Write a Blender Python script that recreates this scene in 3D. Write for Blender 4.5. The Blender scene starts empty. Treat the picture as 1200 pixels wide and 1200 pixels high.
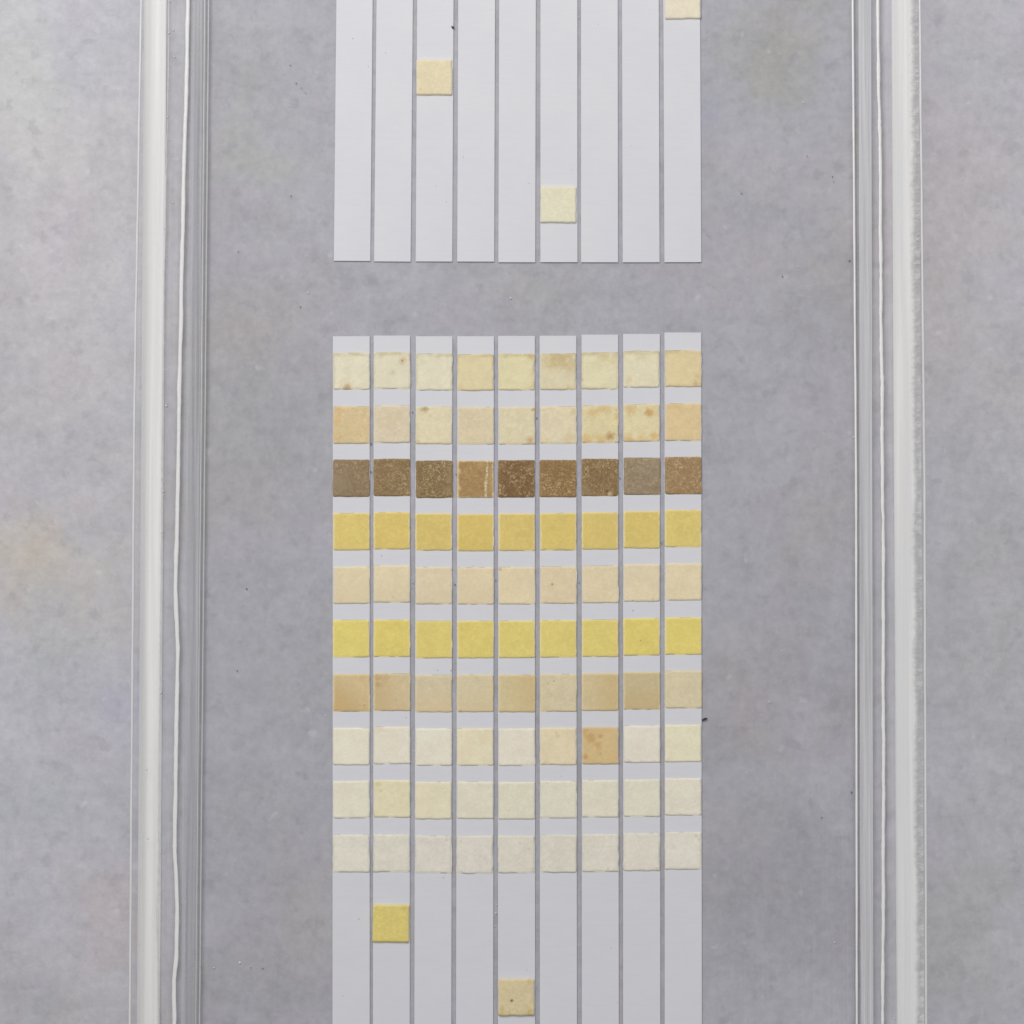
import bpy, bmesh, math, random
from mathutils import Vector, Matrix, noise

random.seed(11)
scene = bpy.context.scene
col = scene.collection

# ------------------------------------------------------------------ camera
DIST = 0.45                      # metres from the lens to the board
VIEW = 0.1395                    # width of board seen, metres
TILT = math.radians(3.3)
fwd = Vector((0, math.sin(TILT), -math.cos(TILT)))
cam_loc = -fwd * DIST
cd = bpy.data.cameras.new("camera")
cam = bpy.data.objects.new("camera", cd)
col.objects.link(cam)
cam.location = cam_loc
cam.rotation_euler = (TILT, 0, 0)
cd.sensor_width = 36
cd.lens = 36 * DIST / VIEW
cd.clip_start = 0.01
cd.clip_end = 20
scene.camera = cam

# ------------------------------------------------------------------ light
world = bpy.data.worlds.new("World")
scene.world = world
world.use_nodes = True
bg = world.node_tree.nodes["Background"]
bg.inputs[0].default_value = (0.965, 0.955, 1.0, 1)
bg.inputs[1].default_value = 0.215


def area_light(name, loc, target, sx, sy, energy, color):
    ld = bpy.data.lights.new(name, 'AREA')
    ld.shape = 'RECTANGLE'
    ld.size, ld.size_y = sx, sy
    ld.energy = energy
    ld.color = color
    lo = bpy.data.objects.new(name, ld)
    col.objects.link(lo)
    lo.location = loc
    lo.rotation_euler = (Vector(target) - Vector(loc)).to_track_quat('-Z', 'Y').to_euler()
    return lo


area_light("key_softbox", (-0.14, 0.31, 0.42), (-0.02, 0.07, 0), 0.42, 0.28, 2.2, (1.0, 0.982, 0.955))
area_light("fill_softbox", (0.30, -0.18, 0.60), (0, 0, 0), 0.3, 0.4, 0.46, (0.99, 0.985, 1.0))

vs = scene.view_settings
vs.view_transform = 'Standard'
vs.look = 'None'
vs.exposure = 0
vs.gamma = 1


# ------------------------------------------------------------------ helpers
def at(px, py, z=0.0):
    """Point at height z seen at photograph pixel px, py (1200 x 1200)."""
    u = (px - 600) / 1200 * VIEW / DIST
    v = (600 - py) / 1200 * VIEW / DIST
    up = Vector((0, math.cos(TILT), math.sin(TILT)))
    d = fwd + Vector((1, 0, 0)) * u + up * v
    t = (z - cam_loc.z) / d.z
    return cam_loc + d * t


def lin(c):
    out = []
    for v in c:
        v /= 255
        out.append(v / 12.92 if v <= 0.04045 else ((v + 0.055) / 1.055) ** 2.4)
    return out


EXPO = 0.80                      # light that falls on the strips


def alb(c, k=1.0):
    return tuple(min(0.92, max(0.01, v / EXPO * k)) for v in lin(c)) + (1,)


def link_mesh(name, bm, mat=None, parent=None, smooth=False):
    me = bpy.data.meshes.new(name)
    bm.to_mesh(me)
    bm.free()
    if mat:
        me.materials.append(mat)
    if smooth:
        for p in me.polygons:
            p.use_smooth = True
    o = bpy.data.objects.new(name, me)
    col.objects.link(o)
    if parent:
        o.parent = parent
    return o


def thing(name, label, cat, loc=(0, 0, 0), rz=0.0, group=None):
    o = bpy.data.objects.new(name, None)
    o.empty_display_size = 0.005
    col.objects.link(o)
    o.location = loc
    o.rotation_euler = (0, 0, rz)
    o["label"] = label
    o["category"] = cat
    if group:
        o["group"] = group
    return o


class NT:
    def __init__(self, name):
        self.m = bpy.data.materials.new(name)
        self.m.use_nodes = True
        self.t = self.m.node_tree
        self.t.nodes.clear()
        self.out = self.t.nodes.new('ShaderNodeOutputMaterial')

    def n(self, kind, **kw):
        x = self.t.nodes.new('ShaderNode' + kind)
        for k, v in kw.items():
            setattr(x, k, v)
        return x

    def l(self, a, b):
        self.t.links.new(a, b)

    def put(self, sock, v):
        if isinstance(v, bpy.types.NodeSocket):
            self.l(v, sock)
        else:
            sock.default_value = v

    def math(self, op, a, b=0.0, clamp=False):
        x = self.n('Math', operation=op, use_clamp=clamp)
        self.put(x.inputs[0], a)
        self.put(x.inputs[1], b)
        return x.outputs[0]

    def maprange(self, v, a, b, c, d, smooth=True):
        x = self.n('MapRange')
        x.interpolation_type = 'SMOOTHSTEP' if smooth else 'LINEAR'
        self.put(x.inputs[0], v)
        for i, q in enumerate((a, b, c, d)):
            x.inputs[i + 1].default_value = q
        return x.outputs[0]

    def noise(self, vec, scale, detail=3, rough=0.55, dist=0.0):
        x = self.n('TexNoise')
        x.inputs['Scale'].default_value = scale
        x.inputs['Detail'].default_value = detail
        x.inputs['Roughness'].default_value = rough
        x.inputs['Distortion'].default_value = dist
        self.l(vec, x.inputs['Vector'])
        return x.outputs['Fac']

    def mix(self, fac, a, b, mode='MIX'):
        x = self.n('Mix', data_type='RGBA', blend_type=mode)
        self.put(x.inputs[0], fac)
        self.put(x.inputs[6], a)
        self.put(x.inputs[7], b)
        return x.outputs[2]

    def vadd(self, vec, off):
        x = self.n('VectorMath', operation='ADD')
        self.l(vec, x.inputs[0])
        self.put(x.inputs[1], off)
        return x.outputs[0]

    def vscale(self, vec, s):
        x = self.n('VectorMath', operation='MULTIPLY')
        self.l(vec, x.inputs[0])
        x.inputs[1].default_value = s
        return x.outputs[0]

    def bump(self, h, dist, strength=1.0):
        x = self.n('Bump')
        x.inputs['Strength'].default_value = strength
        x.inputs['Distance'].default_value = dist
        self.l(h, x.inputs['Height'])
        return x.outputs[0]


# ------------------------------------------------------------------ materials
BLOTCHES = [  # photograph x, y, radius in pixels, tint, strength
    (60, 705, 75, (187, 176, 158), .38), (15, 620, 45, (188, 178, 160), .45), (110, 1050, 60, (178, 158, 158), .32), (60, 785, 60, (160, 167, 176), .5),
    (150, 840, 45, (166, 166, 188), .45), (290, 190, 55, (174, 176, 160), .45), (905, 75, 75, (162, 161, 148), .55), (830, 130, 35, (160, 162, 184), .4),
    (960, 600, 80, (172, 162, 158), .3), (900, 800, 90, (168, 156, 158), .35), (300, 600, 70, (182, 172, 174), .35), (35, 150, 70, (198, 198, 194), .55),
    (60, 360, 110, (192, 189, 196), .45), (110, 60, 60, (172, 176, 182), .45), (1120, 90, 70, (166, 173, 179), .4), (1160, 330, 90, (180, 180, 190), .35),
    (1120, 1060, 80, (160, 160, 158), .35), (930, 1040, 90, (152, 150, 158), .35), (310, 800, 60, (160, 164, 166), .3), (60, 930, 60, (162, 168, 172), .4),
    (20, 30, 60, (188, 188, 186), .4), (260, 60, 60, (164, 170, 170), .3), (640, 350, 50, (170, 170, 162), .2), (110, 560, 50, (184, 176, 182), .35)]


def backdrop_material():
    m = NT("mottled_grey_board")
    co = m.n('TexCoord').outputs['Object']
    base = m.mix(1.0, alb((165, 165, 171)), alb((165, 165, 171)))
    # broad pale clouds, grey blotches
    n1 = m.noise(co, 22, 4, 0.6, 0.4)
    base = m.mix(m.maprange(n1, 0.40, 0.66, 0, 0.75), alb((175, 175, 184)), alb((163, 163, 166)))
    n2 = m.noise(m.vadd(co, (3.1, 1.7, 0)), 55, 5, 0.62, 0.3)
    base = m.mix(m.maprange(n2, 0.42, 0.68, 0, 0.55), base, alb((182, 182, 190)))
    n3 = m.noise(m.vadd(co, (7.9, 2.3, 0)), 95, 5, 0.65, 0.2)
    base = m.mix(m.maprange(n3, 0.50, 0.74, 0, 0.42), base, alb((148, 148, 152)))
    # warm, pinkish and bluish tints
    n4 = m.noise(m.vadd(co, (1.3, 8.7, 0)), 17, 4, 0.55, 0.6)
    base = m.mix(m.maprange(n4, 0.50, 0.70, 0, 0.25), base, alb((186, 170, 164)))
    n5 = m.noise(m.vadd(co, (5.2, 4.1, 0)), 34, 4, 0.6, 0.6)
    base = m.mix(m.maprange(n5, 0.52, 0.72, 0, 0.30), base, alb((178, 166, 178)))
    n6 = m.noise(m.vadd(co, (9.6, 0.4, 0)), 28, 4, 0.6, 0.5)
    base = m.mix(m.maprange(n6, 0.56, 0.74, 0, 0.30), base, alb((150, 159, 166)))
    n6b = m.noise(m.vadd(co, (2.6, 6.4, 0)), 40, 4, 0.6, 0.5)
    base = m.mix(m.maprange(n6b, 0.58, 0.76, 0, 0.10), base, alb((188, 178, 158)))
    # blotches of tinted paint, each where it is on this board
    px_, py_ = m.n('SeparateXYZ'), None
    m.l(co, px_.inputs[0])
    nb1 = m.noise(m.vadd(co, (4.4, 0.6, 0)), 45, 5, 0.65, 0.3)
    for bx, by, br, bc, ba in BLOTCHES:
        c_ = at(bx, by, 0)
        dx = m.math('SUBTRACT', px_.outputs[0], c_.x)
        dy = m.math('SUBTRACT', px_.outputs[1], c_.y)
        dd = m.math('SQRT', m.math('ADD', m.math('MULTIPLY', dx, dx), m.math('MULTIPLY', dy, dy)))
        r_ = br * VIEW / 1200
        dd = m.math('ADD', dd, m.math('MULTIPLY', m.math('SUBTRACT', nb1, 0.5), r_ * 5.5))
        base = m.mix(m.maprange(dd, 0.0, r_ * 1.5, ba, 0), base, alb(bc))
    # fine grit of the paint
    n7 = m.noise(co, 900, 4, 0.7)
    base = m.mix(m.maprange(n7, 0.35, 0.65, 0, 1, False), m.mix(0.05, base, (0, 0, 0, 1)), m.mix(0.04, base, (1, 1, 1, 1)))
    n9 = m.noise(m.vadd(co, (6.1, 3.3, 0)), 620, 5, 0.74, 0.2)
    base = m.mix(m.maprange(n9, 0.36, 0.64, 0, 1, False), m.mix(0.075, base, (0.05, 0.05, 0.06, 1)), m.mix(0.06, base, (1, 1, 1, 1)))
    n9b = m.noise(m.vadd(co, (2.1, 7.3, 0)), 210, 6, 0.74, 0.2)
    base = m.mix(m.maprange(n9b, 0.38, 0.66, 0, 1), m.mix(0.05, base, (0.05, 0.05, 0.06, 1)), m.mix(0.045, base, (1, 1, 1, 1)))
    n7b = m.noise(m.vadd(co, (4, 4, 1)), 330, 3, 0.6)
    base = m.mix(m.maprange(n7b, 0.56, 0.70, 0, 0.34), base, alb((140, 141, 147)))
    n8 = m.noise(m.vadd(co, (2, 9, 0)), 420, 2, 0.5)
    base = m.mix(m.maprange(n8, 0.69, 0.77, 0, 0.3), base, alb((208, 207, 210)))
    b = m.n('BsdfPrincipled')
    m.l(m.mix(0.035, base, (0.9, 0.9, 0.9, 1)), b.inputs['Base Color'])
    b.inputs['Roughness'].default_value = 0.55
    b.inputs['Specular IOR Level'].default_value = 0.45
    m.l(m.bump(n7, 0.00006, 0.6), b.inputs['Normal'])
    m.l(b.outputs[0], m.out.inputs[0])
    return m.m


def clear_material(name, tint, rough=0.03, refl=1.0, streak=0.0, veil=0.0, veilcol=(0.8, 0.8, 0.82, 1)):
    """Clear acrylic: lets light straight through, reflects by Fresnel."""
    m = NT(name)
    co = m.n('TexCoord').outputs['Object']
    tr = m.n('BsdfTransparent')
    tr.inputs[0].default_value = tint
    gl = m.n('BsdfGlossy')
    gl.inputs['Roughness'].default_value = rough
    gl.inputs['Color'].default_value = (1, 1, 1, 1)
    lw = m.n('Fresnel')
    bf = m.n('NewGeometry').outputs['Backfacing']     # thin pane: no total reflection from within
    m.l(m.math('ADD', 1.49, m.math('MULTIPLY', bf, 1 / 1.49 - 1.49)), lw.inputs[0])
    fac = m.math('MULTIPLY', lw.outputs[0], refl, True)
    st = m.noise(m.vscale(co, (1, 0.012, 1)), 2600, 3, 0.6)
    nb = m.bump(st, 0.00004, 0.5)
    m.l(nb, gl.inputs['Normal'])
    mx = m.n('MixShader')
    m.l(fac, mx.inputs[0])
    m.l(tr.outputs[0], mx.inputs[1])
    m.l(gl.outputs[0], mx.inputs[2])
    res = mx.outputs[0]
    if veil > 0:
        df = m.n('BsdfDiffuse')
        df.inputs[0].default_value = veilcol
        mv = m.n('MixShader')
        v = veil
        if streak:
            v = m.maprange(st, 0.35, 0.68, veil * (1 - streak), veil * (1 + streak), False)
        m.put(mv.inputs[0], v)
        m.l(res, mv.inputs[1])
        m.l(df.outputs[0], mv.inputs[2])
        res = mv.outputs[0]
    m.l(res, m.out.inputs[0])
    return m.m


def frosted_material(name, side, width):
    """Saw-cut acrylic bonded to its foot: milky, streaked lengthways, ragged on its outer side."""
    m = NT(name)
    co = m.n('TexCoord').outputs['Object']
    sep = m.n('SeparateXYZ')
    m.l(co, sep.inputs[0])
    st = m.noise(m.vscale(co, (1, 0.01, 1)), 3200, 3, 0.6)
    st2 = m.noise(m.vscale(co, (1, 0.02, 1)), 900, 2, 0.5)
    c = m.mix(m.maprange(st, 0.35, 0.65, 0, 1, False), (0.88, 0.88, 0.875, 1), (0.97, 0.97, 0.955, 1))
    c = m.mix(m.maprange(st2, 0.4, 0.62, 0, 0.5), c, (0.80, 0.805, 0.82, 1))
    cl = m.noise(co, 160, 3, 0.5)
    c = m.mix(m.maprange(cl, 0.50, 0.75, 0, 0.35), c, (0.87, 0.87, 0.83, 1))
    gr = m.noise(co, 5200, 2, 0.7)
    c = m.mix(m.maprange(gr, 0.55, 0.75, 0, 0.25), c, (0.92, 0.92, 0.92, 1))
    b = m.n('BsdfPrincipled')
    m.l(c, b.inputs['Base Color'])
    b.inputs['Roughness'].default_value = 0.45
    tr = m.n('BsdfTransparent')
    # ragged outer zone, measured across the band
    ac = m.math('MULTIPLY', sep.outputs[0], side)              # metres outward from the inner edge
    rag = m.noise(m.vscale(co, (0.6, 1, 1)), 1300, 5, 0.75)
    ragb = m.noise(co, 90, 3, 0.6)
    pos = m.math('ADD', ac, m.math('MULTIPLY', m.math('SUBTRACT', rag, 0.5), 0.0011))
    pos = m.math('ADD', pos, m.math('MULTIPLY', m.math('SUBTRACT', ragb, 0.5), 0.0012))
    if side > 0:
        patch = m.noise(m.vscale(co, (0.5, 1, 1)), 700, 4, 0.7)
        edge = m.maprange(pos, width * 0.62, width * 0.92, 0.98, 0.15)
        edge = m.math('MAXIMUM', edge, m.maprange(patch, 0.42, 0.66, 0.15, 0.60))
    else:
        edge = m.maprange(ac, width * 0.55, width * 1.0, 0.98, 0.55)
    mx = m.n('MixShader')
    m.l(edge, mx.inputs[0])
    m.l(tr.outputs[0], mx.inputs[1])
    m.l(b.outputs[0], mx.inputs[2])
    m.l(m.bump(st, 0.00005, 0.6), b.inputs['Normal'])
    m.l(mx.outputs[0], m.out.inputs[0])
    return m.m


def simple_material(name, c, rough=0.5, spec=0.5, alpha=1.0, grain=0.0, gscale=3000, bumpd=0.0):
    m = NT(name)
    co = m.n('TexCoord').outputs['Object']
    b = m.n('BsdfPrincipled')
    b.inputs['Roughness'].default_value = rough
    b.inputs['Specular IOR Level'].default_value = spec
    b.inputs['Alpha'].default_value = alpha
    n = m.noise(co, gscale, 3, 0.6)
    m.l(m.mix(m.maprange(n, 0.35, 0.65, 0, grain, False), c, (1, 1, 1, 1)), b.inputs['Base Color'])
    if bumpd:
        m.l(m.bump(n, bumpd, 0.6), b.inputs['Normal'])
    m.l(b.outputs[0], m.out.inputs[0])
    return m.m


def plastic_material():
    m = NT("white_strip_plastic")
    co = m.n('TexCoord').outputs['Object']
    rnd = m.n('ObjectInfo').outputs['Random']
    n1 = m.noise(co, 120, 3, 0.5)
    n2 = m.noise(m.vscale(co, (0.15, 1, 1)), 2500, 2, 0.5)
    c = m.mix(m.maprange(n1, 0.35, 0.65, 0, 1), alb((202, 203, 208)), alb((204, 205, 209)))
    c = m.mix(m.maprange(n2, 0.4, 0.7, 0, 0.05), c, (0.5, 0.5, 0.52, 1))
    c = m.mix(m.math('MULTIPLY', rnd, 0.10), c, alb((194, 195, 204)))
    b = m.n('BsdfPrincipled')
    m.l(c, b.inputs['Base Color'])
    b.inputs['Roughness'].default_value = 0.42
    b.inputs['Specular IOR Level'].default_value = 0.35
    m.l(m.bump(n2, 0.000003, 0.2), b.inputs['Normal'])
    m.l(b.outputs[0], m.out.inputs[0])
    return m.m


PADW, PADH = 0.00500, 0.00505


def pad_material(c, spots=(), fleck=0.0, fleckcol=(225, 205, 165), edge=0.25, gradient=None, edgecol=None,
                 topdirt=0.0, grainy=0.5, rim=None, gain=1.0):
    """Dyed absorbent pad: grain, paler rim where less dye soaked in, stains with their own shapes."""
    m = NT("reagent_pad_paper")
    co = m.n('TexCoord').outputs['Object']
    off = (random.uniform(0, 9), random.uniform(0, 9), random.uniform(0, 9))
    nco = m.vadd(co, off)
    sep = m.n('SeparateXYZ')
    m.l(co, sep.inputs[0])
    x, y = sep.outputs[0], sep.outputs[1]
    base = alb(c)
    base = tuple(v * gain for v in base[:3]) + (1,)
    dark = tuple(v * 0.86 for v in base[:3]) + (1,)
    pale = tuple(min(0.93, v * 1.12 + 0.01) for v in base[:3]) + (1,)
    dark1 = tuple(v * 0.965 for v in base[:3]) + (1,)
    pale1 = tuple(min(0.93, v * 1.04) for v in base[:3]) + (1,)
    n1 = m.noise(nco, 420, 4, 0.6)
    n2 = m.noise(nco, 3200, 3, 0.65)
    n3 = m.noise(m.vadd(nco, (3, 3, 3)), 1500, 3, 0.6, 0.5)
    cc = m.mix(m.maprange(n1, 0.34, 0.66, 0, 1), dark1, pale1)
    cc = m.mix(m.maprange(n2, 0.44, 0.66, 0, min(1, grainy * 1.15), False), cc, dark)
    cc = m.mix(m.maprange(n3, 0.46, 0.68, 0, min(1, grainy * 1.2)), cc, pale)
    if gradient:                                   # (dx, dy, colour, amount)
        gx, gy, gc, ga = gradient
        d = m.math('ADD', m.math('MULTIPLY', x, gx / PADW), m.math('MULTIPLY', y, gy / PADH))
        d = m.math('ADD', d, m.math('MULTIPLY', m.math('SUBTRACT', n1, 0.5), 0.5))
        cc = m.mix(m.maprange(d, -0.35, 0.45, 0, ga), cc, alb(gc))
    if fleck:
        v = m.noise(m.vadd(nco, (1, 5, 2)), 2900, 4, 0.7, 1.2)
        v2 = m.noise(m.vadd(nco, (6, 1, 4)), 330, 2, 0.5)
        cc = m.mix(m.math('MULTIPLY', m.maprange(v, 0.50, 0.64, 0, 1), m.maprange(v2, 0.35, 0.6, 0.4 * fleck, fleck)), cc, alb(fleckcol))
        v = m.noise(m.vadd(nco, (8, 2, 2)), 2400, 3, 0.7, 0.6)
        cc = m.mix(m.maprange(v, 0.54, 0.70, 0, 0.5 * fleck), cc, tuple(q * 0.55 for q in base[:3]) + (1,))
    # rim
    wob = m.math('MULTIPLY', m.math('SUBTRACT', n3, 0.5), 0.0005)
    ex = m.math('SUBTRACT', PADW / 2, m.math('ABSOLUTE', x))
    ey = m.math('SUBTRACT', PADH / 2, m.math('ABSOLUTE', y))
    dmin = m.math('ADD', m.math('MINIMUM', ex, ey), wob)
    dx = m.math('ADD', ex, wob)
    ec = alb(edgecol) if edgecol else tuple(v + (0.76 - v) * 0.55 for v in base[:3]) + (1,)
    cc = m.mix(m.maprange(dx, 0.00002, 0.00036, min(0.85, edge * 1.7), 0), cc, ec)
    cc = m.mix(m.maprange(dmin, 0.0, 0.00024, edge * 1.2, 0), cc, ec)
    if rim:                                        # darker tide line just inside the edge
        a = m.maprange(dmin, 0.0001, 0.0005, 1, 0)
        cc = m.mix(m.math('MULTIPLY', a, m.maprange(n1, 0.42, 0.6, 0, rim[1])), cc, alb(rim[0]))
    if topdirt:
        d = m.math('SUBTRACT', PADH / 2, y)
        a = m.math('MULTIPLY', m.maprange(d, 0.0002, 0.0007, 1, 0), m.maprange(n1, 0.4, 0.6, 0.3, 1))
        cc = m.mix(m.math('MULTIPLY', a, topdirt), cc, alb((170, 158, 115)))
    for (u, v, r, sc, a, *asp) in spots:
        cx, cy = (u - 0.5) * PADW, (0.5 - v) * PADH
        dx = m.math('SUBTRACT', x, cx)
        dy = m.math('SUBTRACT', y, cy)
        if asp:
            dy = m.math('MULTIPLY', dy, 1 / asp[0])
        dd = m.math('SQRT', m.math('ADD', m.math('MULTIPLY', dx, dx), m.math('MULTIPLY', dy, dy)))
        dd = m.math('ADD', dd, m.math('MULTIPLY', m.math('SUBTRACT', n3, 0.5), r * PADW * 1.6))
        dd = m.math('ADD', dd, m.math('MULTIPLY', m.math('SUBTRACT', n1, 0.5), r * PADW * 0.9))
        f = m.maprange(dd, 0.0, r * PADW * 1.5, a, 0)
        if asp and asp[0] > 3:
            f = m.math('MULTIPLY', f, m.maprange(n2, 0.42, 0.56, 0.15, 1))
        cc = m.mix(f, cc, alb(sc))
    b = m.n('BsdfPrincipled')
    m.l(cc, b.inputs['Base Color'])
    b.inputs['Roughness'].default_value = 0.85
    b.inputs['Specular IOR Level'].default_value = 0.2
    hgt = m.math('ADD', n2, m.math('MULTIPLY', n3, 0.8))
    m.l(m.bump(hgt, 0.00006 + 0.00005 * fleck, 0.55), b.inputs['Normal'])
    m.l(b.outputs[0], m.out.inputs[0])
    return m.m


# ------------------------------------------------------------------ the board
def make_backdrop():
    bm = bmesh.new()
    bmesh.ops.create_grid(bm, x_segments=2, y_segments=2, size=0.6)
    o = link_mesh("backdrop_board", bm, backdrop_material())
    o["kind"] = "structure"


make_backdrop()

# ------------------------------------------------------------------ acrylic tray
Y0, Y1 = -170, 1360              # photograph rows where the tray begins and ends, both out of frame
WALL_H = 0.010
BASE_Z = 0.00008                  # top of the thin clear base sheet

M_wall = clear_material("clear_acrylic_wall", (0.999, 0.999, 0.999, 1), 0.05, 0.30, 0.6, 0.015)
M_ledge = clear_material("clear_acrylic_ledge", (0.998, 0.998, 0.998, 1), 0.06, 0.12, 0.9, 0.06, (0.95, 0.95, 0.97, 1))
M_base = clear_material("clear_acrylic_base", (0.968, 0.968, 0.970, 1), 0.10, 0.6)
M_edge = simple_material("acrylic_edge_highlight", (0.66, 0.67, 0.67, 1), 0.15, 0.8, 0.7, 0.2, 2500)  # pale colour stands in for light caught along the edge
M_rim = simple_material("outer_edge_highlight", (0.85, 0.855, 0.86, 1), 0.2, 0.8, 0.85, 0.2, 2500)  # whiter still, highlight painted along the outer top edge
M_shade = simple_material("edge_shade_line", (0.30, 0.30, 0.31, 1), 0.4, 0.5, 0.45, 0.1, 2500)  # dark colour painted for the shade line beside the rim
M_seam = simple_material("glue_seam_and_rim_highlight", (0.93, 0.93, 0.915, 1), 0.35, 0.7, 0.95, 0.6, 2600, 0.00008)  # glue, and the painted highlight on the right rim
M_fine = simple_material("fine_glue_and_highlight_line", (0.9, 0.9, 0.88, 1), 0.3, 0.7, 0.6, 0.5, 1500, 0.00005)  # glue, and a thin painted highlight by the left rim
M_bubble = simple_material("air_bubble_shell", (0.35, 0.35, 0.36, 1), 0.08, 1.0, 0.22, 0.1)
M_glint = simple_material("air_bubble_glint", (0.95, 0.95, 0.95, 1), 0.1, 1.0, 1.0, 0.1)  # white core painted in for the bubble's bright glint

tray = thing("acrylic_tray", "clear acrylic tray with milky glued side walls on the mottled grey board", "tray",
             (0, 0, 0))


def line_at(p0, p1, z):
    """Straight run through two photograph points (x at row 0, x at row 1200), lengthened to the tray's ends."""
    a, b = at(p0, 0, z), at(p1, 1200, z)
    d = b - a
    ya, yb = at(600, Y0, z).y, at(600, Y1, z).y
    f = lambda y: Vector((a.x + d.x * (y - a.y) / d.y, y, z))
    return f(ya), f(yb)


def prism(name, corners, mat, parent, bevel=0.0, segs=2, origin=None):
    """corners: list of ((x row 0, x row 1200), z seen, z used) going round the cross-section."""
    bm = bmesh.new()
    ra, rb = [], []
    for (p, zs, zu) in corners:
        a, b = line_at(p[0], p[1], zs)
        ra.append(bm.verts.new((a.x, a.y, zu)))
        rb.append(bm.verts.new((b.x, b.y, zu)))
    n = len(ra)
    bm.faces.new(ra)
    bm.faces.new(list(reversed(rb)))
    for i in range(n):
        j = (i + 1) % n
        bm.faces.new((ra[j], ra[i], rb[i], rb[j]))
    bmesh.ops.recalc_face_normals(bm, faces=bm.faces)
    if bevel:
        es = [e for e in bm.edges if abs((e.verts[0].co - e.verts[1].co).normalized().y) > 0.9
              and (e.verts[0].co.z + e.verts[1].co.z) / 2 > min(c[2] for c in corners) + 1e-5]
        bmesh.ops.bevel(bm, geom=es, offset=bevel, segments=segs, affect='EDGES')
    o = link_mesh(name, bm, mat, parent)
    return o


def tube(name, pts, r, mat, parent, sides=8, flat=1.0):
    bm = bmesh.new()
    rings = []
    for i, (p, rr) in enumerate(zip(pts, r)):
        ring = []
        for k in range(sides):
            a = 2 * math.pi * k / sides
            ring.append(bm.verts.new((p.x + math.cos(a) * rr, p.y, p.z + math.sin(a) * rr * flat)))
        rings.append(ring)
    for a, b in zip(rings, rings[1:]):
        for k in range(sides):
            bm.faces.new((a[k], a[(k + 1) % sides], b[(k + 1) % sides], b[k]))
    bm.faces.new(rings[0][::-1])
    bm.faces.new(rings[-1])
    bmesh.ops.recalc_face_normals(bm, faces=bm.faces)
    return link_mesh(name, bm, mat, parent, True)


def interp(tab, y):
    if y <= tab[0][0]:
        (a, b), (c, d) = tab[0], tab[1]
    elif y >= tab[-1][0]:
        (a, b), (c, d) = tab[-2], tab[-1]
    else:
        for q, w in zip(tab, tab[1:]):
            if q[0] <= y <= w[0]:
                (a, b), (c, d) = q, w
                break
    return b + (d - b) * (y - a) / (c - a)


def run(tab, z, rad, wob=0.0, step=5, seed=0.0, jag=0.0):
    pts, rs = [], []
    y = Y0
    while y <= Y1:
        x = interp(tab, y)
        x += wob * (noise.noise(Vector((y * 0.012, seed, 0))) + 0.5 * noise.noise(Vector((y * 0.05, seed, 3))))
        pts.append(at(x, y, z))
        rs.append(rad * (1 + jag * noise.noise(Vector((y * 0.35, seed, 7))) + 0.25 * noise.noise(Vector((y * 0.03, seed, 9)))))
        y += step
    return pts, rs


def side_wall(side, outer, foot_out, foot_in, rail_in):
    """outer: top outer edge; foot_out/foot_in: edges of the frosted foot; rail_in: inner rim of the ledge."""
    # the upright wall, its foot standing on the frosted bond
    f = 0.0002
    wall = prism("side_wall", [
        (foot_out, 0, f), (foot_in, 0, f),
        (tuple(q for q in _top_inner(outer, foot_out, foot_in)), WALL_H, WALL_H), (outer, WALL_H, WALL_H)],
        M_wall, tray, 0.00022, 3)
    # frosted foot, own origin on its inner edge so that its material can measure across
    p_in = line_at(*foot_in, 0)
    p_out = line_at(*foot_out, 0)
    width = abs(p_out[0].x - p_in[0].x)
    bm = bmesh.new()
    org = (p_in[0] + p_in[1]) / 2
    ang = math.atan2(p_in[1].x - p_in[0].x, -(p_in[1].y - p_in[0].y))
    L = (p_in[0] - p_in[1]).length
    vs_ = []
    for z in (0.00004, f - 0.00002):
        vs_.append([bm.verts.new(c) for c in ((0, -L / 2, z), (side * width, -L / 2, z), (side * width, L / 2, z), (0, L / 2, z))])
    lo, hi = vs_
    bm.faces.new(lo[::-1])
    bm.faces.new(hi)
    for i in range(4):
        j = (i + 1) % 4
        bm.faces.new((lo[i], lo[j], hi[j], hi[i]))
    bmesh.ops.recalc_face_normals(bm, faces=bm.faces)
    foot = link_mesh("frosted_foot", bm, frosted_material("saw_cut_acrylic", side, width), wall)
    foot.location = (org.x, org.y, 0)
    foot.rotation_euler = (0, 0, ang)
    # ledge between wall and base sheet
    ledge = prism("ledge", [
        ((foot_in[0] - side * 0.6, foot_in[1] - side * 0.6), 0, 0.0001), (rail_in, 0, 0.0001),
        (rail_in, 0, 0.0008), ((foot_in[0] - side * 0.6, foot_in[1] - side * 0.6), 0, 0.0008)], M_ledge, tray, 0.00018, 2)
    return wall, ledge


def _top_inner(outer, fo, fi):
    # the wall is a sheet of even thickness: its top is as wide as its foot
    res = []
    for k, row in ((0, 0), (1, 1200)):
        wdt = at(fi[k], row, 0).x - at(fo[k], row, 0).x
        # pixel on the top plane
        xo = at(outer[k], row, WALL_H).x
        s = (at(outer[k] + 1, row, WALL_H).x - xo)
        res.append(outer[k] + wdt / s)
    return res


wl, ll = side_wall(-1, (165.5, 151.5), (168.5, 155.5), (195.5, 187.5), (245, 234))
wr, lr = side_wall(1, (1077.5, 1085.5), (1076.5, 1083.0), (1044.5, 1050.5), (1001, 1004))

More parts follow.
